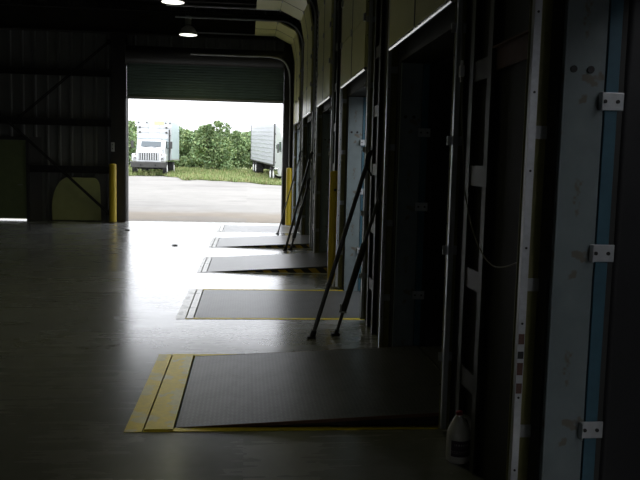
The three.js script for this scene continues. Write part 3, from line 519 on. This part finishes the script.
// ------------------------------------------------------------------ delivery truck facing the doorway (own axes: front face at d = 0, depth grows backwards)
function wheel(parent, x0, x1, d, r = 0.48) {
  const w = add(parent, 'wheel', bar([x0, r, d], [x1, r, d], r, r, 28), M.tyre);
  add(w, 'rim', bar([x0 - 0.01, r, d], [x1 + 0.01, r, d], r * 0.55, r * 0.55, 20), M.white);
}
{
  const D = 53, t = local('delivery_truck', 'white box truck with wide grille facing the doorway', 'truck', [-6.82, ground(D + 1.2) + 0.03, D], 0);
  const hood = new THREE.Shape([[0, 0.98], [0, 1.55], [0.12, 1.72], [1.35, 1.93], [1.35, 0.98]].map(([x, y]) => new THREE.Vector2(x, y)));
  const hg = new THREE.ExtrudeGeometry(hood, { depth: 1.56, bevelEnabled: true, bevelSize: 0.03, bevelThickness: 0.08, bevelSegments: 3 }); hg.rotateY(Math.PI / 2); hg.translate(-0.78, 0, 0);
  add(t, 'hood', planarUV(hg.index ? hg.toNonIndexed() : hg), M.truckWhite);
  for (const s of [-1, 1]) {
    add(t, 'fender', box(s * 0.78, s * 1.18, 0.92, 1.5, 0.02, 1.3, 0.12), M.truckWhite);
    const hl = add(t, 'headlight', box(s * 0.93 - 0.12, s * 0.93 + 0.12, 1.08, 1.3, -0.02, 0.06, 0.02), M.galvDull);
    add(hl, 'light_lens', box(s * 0.93 - 0.09, s * 0.93 + 0.09, 1.11, 1.27, -0.03, 0.0, 0.02), M.chrome);
    add(t, 'turn_signal', box(s * 0.88 - 0.04, s * 0.88 + 0.04, 1.4, 1.48, -0.01, 0.08, 0.01), M.rust);
    wheel(t, s > 0 ? 0.9 : -1.18, s > 0 ? 1.18 : -0.9, 0.85);
    wheel(t, s > 0 ? 0.68 : -1.2, s > 0 ? 1.2 : -0.68, 5.6);
    const mir = add(t, 'mirror', box(s * 1.36 - 0.1, s * 1.36 + 0.1, 1.9, 2.4, 1.55, 1.63, 0.02), M.darkSteel);
    add(mir, 'mirror_arm', [bar([s * 1.05, 2.32, 1.65], [s * 1.36, 2.35, 1.6], 0.018), bar([s * 1.05, 1.9, 1.65], [s * 1.36, 1.93, 1.6], 0.018)], M.darkSteel);
    add(t, 'roof_marker', [box(s * 0.7 - 0.06, s * 0.7 + 0.06, 2.48, 2.54, 1.75, 1.85, 0.01)], M.rust);
  }
  const gr = add(t, 'grille', box(-0.72, 0.68, 1.04, 1.56, -0.035, -0.012, 0.02), M.darkSteel);
  for (let k = 0; k < 9; k++) { const x = -0.66 + k * 0.16; add(gr, 'grille_bar', box(x - 0.035, x + 0.035, 1.06, 1.54, -0.06, -0.03, 0.008), M.truckWhite); }
  const bp = add(t, 'bumper', box(-1.2, 1.2, 0.52, 0.93, -0.3, -0.08, 0.05), M.darkSteel);
  add(bp, 'tow_hook', [box(-0.55, -0.45, 0.66, 0.76, -0.34, -0.29, 0.01), box(0.45, 0.55, 0.66, 0.76, -0.34, -0.29, 0.01)], M.rubber);
  add(t, 'chassis', [box(-0.45, -0.35, 0.6, 0.85, 0.1, 8.2), box(0.35, 0.45, 0.6, 0.85, 0.1, 8.2), box(-0.95, 0.95, 0.42, 0.54, 0.8, 0.92), box(-0.95, 0.95, 0.42, 0.54, 5.55, 5.67), box(-0.3, 0.3, 0.45, 0.95, 0.2, 1.6)], M.rubber);
  const cab = new THREE.Shape([[1.25, 0.95], [1.25, 1.95], [1.6, 2.42], [1.75, 2.48], [2.75, 2.48], [2.75, 0.95]].map(([x, y]) => new THREE.Vector2(x, y)));
  const cg = new THREE.ExtrudeGeometry(cab, { depth: 1.9, bevelEnabled: true, bevelSize: 0.03, bevelThickness: 0.05, bevelSegments: 2 }); cg.rotateY(Math.PI / 2); cg.translate(-0.95, 0, 0);
  const cm = add(t, 'cab', planarUV(cg.index ? cg.toNonIndexed() : cg), M.truckWhite);
  add(cm, 'windshield', flat([0, 2.0, 1.245], [0, 2.38, 1.53], 1.4, 0.03, [1, 0, 0]), M.glassDark);
  add(cm, 'wiper', [flat([-0.6, 1.95, 1.2], [-0.1, 2.02, 1.235], 0.02, 0.02, [0, 1, 0]), flat([0.1, 1.95, 1.2], [0.6, 2.02, 1.235], 0.02, 0.02, [0, 1, 0])], M.rubber);
  for (const s of [-1, 1]) add(cm, 'side_window', box(s * 1.0, s * 1.012, 1.92, 2.4, 1.75, 2.55, 0.002), M.glassDark);
  // cargo box
  const B0 = 2.95, B1 = 9.3, bx = add(t, 'cargo_box', box(-1.2, 1.25, 1.08, 3.95, B0, B1, 0.03), M.boxSide);
  add(bx, 'front_panel', [box(-1.16, -0.4, 2.62, 3.86, B0 - 0.02, B0 - 0.001), box(-0.38, 0.38, 2.62, 3.86, B0 - 0.02, B0 - 0.001), box(0.4, 1.2, 2.62, 3.86, B0 - 0.02, B0 - 0.001)], M.truckWhite);
  add(bx, 'front_rib', [3.05, 3.4].map((y) => box(-1.18, 1.22, y, y + 0.04, B0 - 0.05, B0 - 0.02)), M.galv);
  add(bx, 'sign_plate', box(0.02, 0.72, 3.62, 3.86, B0 - 0.04, B0 - 0.021, 0.005), plain(0.55, 0.56, 0.30, 0.5), 'pale yellow plate');
  add(bx, 'marker_lamp', [-1.1, -0.5, 0.85, 1.15].map((x) => box(x - 0.05, x + 0.05, 3.72, 3.8, B0 - 0.06, B0 - 0.021, 0.01)), M.darkSteel);
  add(bx, 'corner_fitting', [3.04, 3.39].flatMap((y) => [-1.0, 0.9].map((x) => box(x - 0.07, x + 0.07, y - 0.03, y + 0.09, B0 - 0.09, B0 - 0.05, 0.01))), M.darkSteel);
  add(bx, 'corner_post', [box(1.2, 1.265, 1.08, 3.96, B0 - 0.015, B0 + 0.08), box(-1.215, -1.15, 1.08, 3.96, B0 - 0.015, B0 + 0.08)], M.galv);
  add(bx, 'bottom_rail', [box(1.252, 1.27, 1.08, 1.2, B0 + 0.1, B1), box(-1.22, -1.202, 1.08, 1.2, B0 + 0.1, B1)], M.galvDull);
  add(t, 'exhaust_stack', [bar([1.12, 1.0, 2.85], [1.12, 3.3, 2.85], 0.05), tube([[1.12, 1.4, 2.83], [1.2, 1.9, 2.82], [1.1, 2.4, 2.82], [1.2, 2.9, 2.82]], 0.025, 20, 6)], M.darkSteel);
}

// ------------------------------------------------------------------ semi trailer with its tractor (own axes: trailer rear at d = 0 far away, tractor towards the camera at negative d)
{
  const rear = [0.27 + 1.24, 65], turn = Math.atan2(1.59, 11), y = ground(60);
  const t = local('semi_trailer', 'long white semi trailer parked past the right edge of the doorway', 'trailer', [rear[0], y + 0.12, rear[1]], turn); t.rotation.order = 'YXZ'; t.rotation.x = 0.035;
  const b = add(t, 'cargo_box', box(-1.25, 1.25, 1.12, 4.02, -11.2, 0, 0.02), plain(0.46, 0.47, 0.51, 0.35));
  for (let k = 0; k < 9; k++) add(b, 'side_rib', box(-1.27, -1.25, 1.35 + k * 0.3, 1.38 + k * 0.3, -11.1, -0.1), M.galv);
  add(b, 'corner_post', [box(-1.275, -1.2, 1.1, 4.04, -0.12, 0.02), box(-1.275, -1.2, 1.1, 4.04, -11.22, -11.05)], M.darkSteel, 'dark corner posts');
  add(b, 'bottom_rail', [box(-1.27, -1.2, 1.04, 1.14, -11.2, 0), box(1.2, 1.27, 1.04, 1.14, -11.2, 0)], M.darkSteel);
  for (const d of [-1.3, -2.55]) for (const s of [-1, 1]) wheel(t, s > 0 ? 0.62 : -1.2, s > 0 ? 1.2 : -0.62, d, 0.5);
  add(t, 'bogie', [box(-0.55, 0.55, 0.55, 1.04, -3.4, -0.4), box(-1.0, 1.0, 0.42, 0.56, -1.38, -1.22), box(-1.0, 1.0, 0.42, 0.56, -2.63, -2.47)], M.rubber);
  add(t, 'landing_gear', [box(-0.9, -0.78, 0.15, 1.1, -8.2, -8.08), box(0.78, 0.9, 0.15, 1.1, -8.2, -8.08)], M.darkSteel);
  add(t, 'mud_flap', [box(-1.18, -0.62, 0.2, 1.0, -0.62, -0.6), box(0.62, 1.18, 0.2, 1.0, -0.62, -0.6)], M.rubber);
  const k = local('semi_tractor', 'white semi tractor cab partly hidden by the right doorway column', 'truck', [rear[0], y - 0.34, rear[1]], turn), o = -11.3;
  const side = new THREE.Shape([[-0.2, 0.55], [-0.2, 3.75], [0.3, 3.95], [1.6, 3.7], [2.5, 2.9], [2.9, 2.1], [4.4, 1.85], [4.75, 1.6], [4.8, 0.5], [3.6, 0.5], [3.6, 0.95], [2.7, 0.95], [2.5, 0.45], [0.9, 0.45]].map(([x, yy]) => new THREE.Vector2(x, yy)));
  const g = new THREE.ExtrudeGeometry(side, { depth: 2.3, bevelEnabled: true, bevelSize: 0.05, bevelThickness: 0.06, bevelSegments: 2 }); g.rotateY(-Math.PI / 2); g.translate(1.15, 0, -o + 0.3);
  const cab = add(k, 'cab', planarUV(g.index ? g.toNonIndexed() : g), M.truckWhite);
  add(cab, 'side_window', [box(-1.225, -1.212, 2.15, 2.75, o - 2.5, o - 1.7, 0.003), box(-1.225, -1.212, 2.3, 2.6, o - 1.0, o - 0.65, 0.003)], M.glassDark);
  add(cab, 'mirror', [box(-1.5, -1.4, 2.0, 2.6, o - 2.65, o - 2.5, 0.02), bar([-1.2, 2.1, o - 2.55], [-1.45, 2.1, o - 2.58], 0.02)], M.darkSteel);
  add(cab, 'marker_lamp', [box(-1.24, -1.2, 3.3, 3.42, o - 0.3, o - 0.2), box(-1.24, -1.2, 1.3, 1.4, o - 0.5, o - 0.38)], M.darkSteel);
  wheel(k, -1.22, -0.85, o - 3.2, 0.5); wheel(k, 0.85, 1.22, o - 3.2, 0.5);
  for (const d of [o + 0.4, o + 1.7]) { wheel(k, -1.2, -0.65, d, 0.5); wheel(k, 0.65, 1.2, d, 0.5); }
  add(k, 'fuel_tank', [bar([-1.0, 0.75, o - 0.3], [-1.0, 0.75, o - 1.8], 0.32, 0.32, 20)], M.chrome);
  add(k, 'chassis', [box(-0.45, -0.3, 0.7, 0.98, o - 0.2, o + 2.6), box(0.3, 0.45, 0.7, 0.98, o - 0.2, o + 2.6)], M.rubber);
  add(k, 'quarter_fender', box(-1.2, -0.65, 1.03, 1.07, o - 0.1, o + 0.9, 0.01), M.truckWhite);
}

// ------------------------------------------------------------------ trees beyond the yard
{
  const leafMat = new THREE.MeshPhysicalMaterial({ vertexColors: true, roughness: 0.75, side: THREE.DoubleSide });
  const variants = [];
  for (let v = 0; v < 5; v++) {
    const r = rng(100 + v * 17), pos = [], col = [], lumps = [];
    for (let i = 0; i < 26; i++) { const a = r() * 6.283, h = 0.35 + r() * 2.75, q = (1.45 - 0.3 * Math.abs(h - 1.2)) * Math.sqrt(r()); lumps.push([Math.cos(a) * q, h, Math.sin(a) * q, 0.4 + 0.4 * r()]); }
    for (let i = 0; i < 4; i++) lumps.push([(r() - 0.5) * 1.9, 3.1 + 0.55 * r(), (r() - 0.5) * 1.9, 0.16 + 0.2 * r()]);
    for (const [cx, cy, cz, R] of lumps) {
      const tone = 0.75 + 0.5 * r(), n = Math.round(300 * R);
      for (let i = 0; i < n; i++) {
        const z = 2 * r() - 1, a = r() * 6.283, s = Math.sqrt(1 - z * z), rr = R * (0.45 + 0.75 * Math.sqrt(r()));
        const p = new THREE.Vector3(cx + Math.cos(a) * s * rr, cy + z * rr * 0.85, cz + Math.sin(a) * s * rr);
        const u = new THREE.Vector3(r() - 0.5, r() - 0.5, r() - 0.5).normalize(), w = new THREE.Vector3(r() - 0.5, r() - 0.5, r() - 0.5).cross(u).normalize(), L = 0.09 + 0.08 * r(), W = L * 0.55;
        const A = p.clone().addScaledVector(u, -L), B = p.clone().addScaledVector(w, W), C = p.clone().addScaledVector(u, L), E = p.clone().addScaledVector(w, -W);
        for (const q of [A, B, C, A, C, E]) pos.push(q.x, Math.max(0.06, q.y), q.z);
        const k = tone * (0.7 + 0.6 * r()), yl = r() * 0.07, c = [(0.135 + yl) * k, (0.225 + 0.5 * yl) * k, 0.1 * k];
        for (let j = 0; j < 6; j++) col.push(...c);
      }
    }
    const g = new THREE.BufferGeometry(); g.setAttribute('position', new THREE.Float32BufferAttribute(pos, 3)); g.setAttribute('color', new THREE.Float32BufferAttribute(col, 3)); g.computeVertexNormals(); planarUV(g);
    const tk = mergeGeometries([bar([0, 0, 0], [0.1, 1.3, 0.05], 0.11, 0.07), bar([0.08, 1.0, 0.05], [0.6, 2.4, 0.2], 0.06, 0.025), bar([0.06, 0.9, 0.03], [-0.6, 2.3, -0.2], 0.06, 0.025), bar([0.1, 1.3, 0.05], [0.05, 3.0, 0.0], 0.06, 0.02)].map((q) => q.toNonIndexed()));
    variants.push([g, tk]);
  }
  // x, d, size, label
  const trees = [
    [-12.3, 70, 1.28, 'green tree at the left edge of the doorway behind the box truck'],
    [-9.4, 74, 1.1, 'green tree hidden behind the box truck cab'],
    [-6.9, 75, 1.06, 'green tree just right of the box truck'],
    [-5.0, 73, 1.0, 'second green tree to the right of the box truck'],
    [-3.1, 66.5, 1.16, 'tallest green tree, standing forward in the middle of the doorway'],
    [-1.35, 72.5, 1.02, 'green tree between the tallest tree and the semi trailer'],
    [0.3, 74, 1.02, 'green tree at the rear corner of the semi trailer'],
    [2.6, 76, 1.0, 'green tree hidden behind the semi trailer'],
    [-8.2, 80, 1.16, 'back-row green tree above the box truck side'],
    [-6.0, 80.5, 1.1, 'back-row green tree in the gap right of the box truck'],
    [-3.9, 80, 1.1, 'back-row green tree left of the tallest tree'],
    [-1.9, 80.5, 1.08, 'back-row green tree right of the tallest tree'],
    [0.1, 80, 1.06, 'back-row green tree left of the semi trailer'],
    [2.2, 81, 1.06, 'back-row green tree behind the semi trailer'],
    [-12.6, 80, 1.3, 'back-row green tree behind the left doorway column'],
    [-10.3, 81, 1.2, 'back-row green tree behind the box truck'],
  ];
  const r = rng(5);
  trees.forEach(([x, d, s, label], i) => {
    const t = local('orchard_tree', label, 'tree', [x, ground(d, x) + 0.02, d], r() * 6.28, 'trees beyond the yard'); t.scale.setScalar(s);
    const [f, k] = variants[i % 5], fm = new THREE.Mesh(f, leafMat), km = new THREE.Mesh(k, M.bark);
    fm.name = 'foliage'; km.name = 'trunk'; fm.castShadow = km.castShadow = fm.receiveShadow = km.receiveShadow = true; t.add(fm, km);
  });
}

renderer.render(scene, camera);
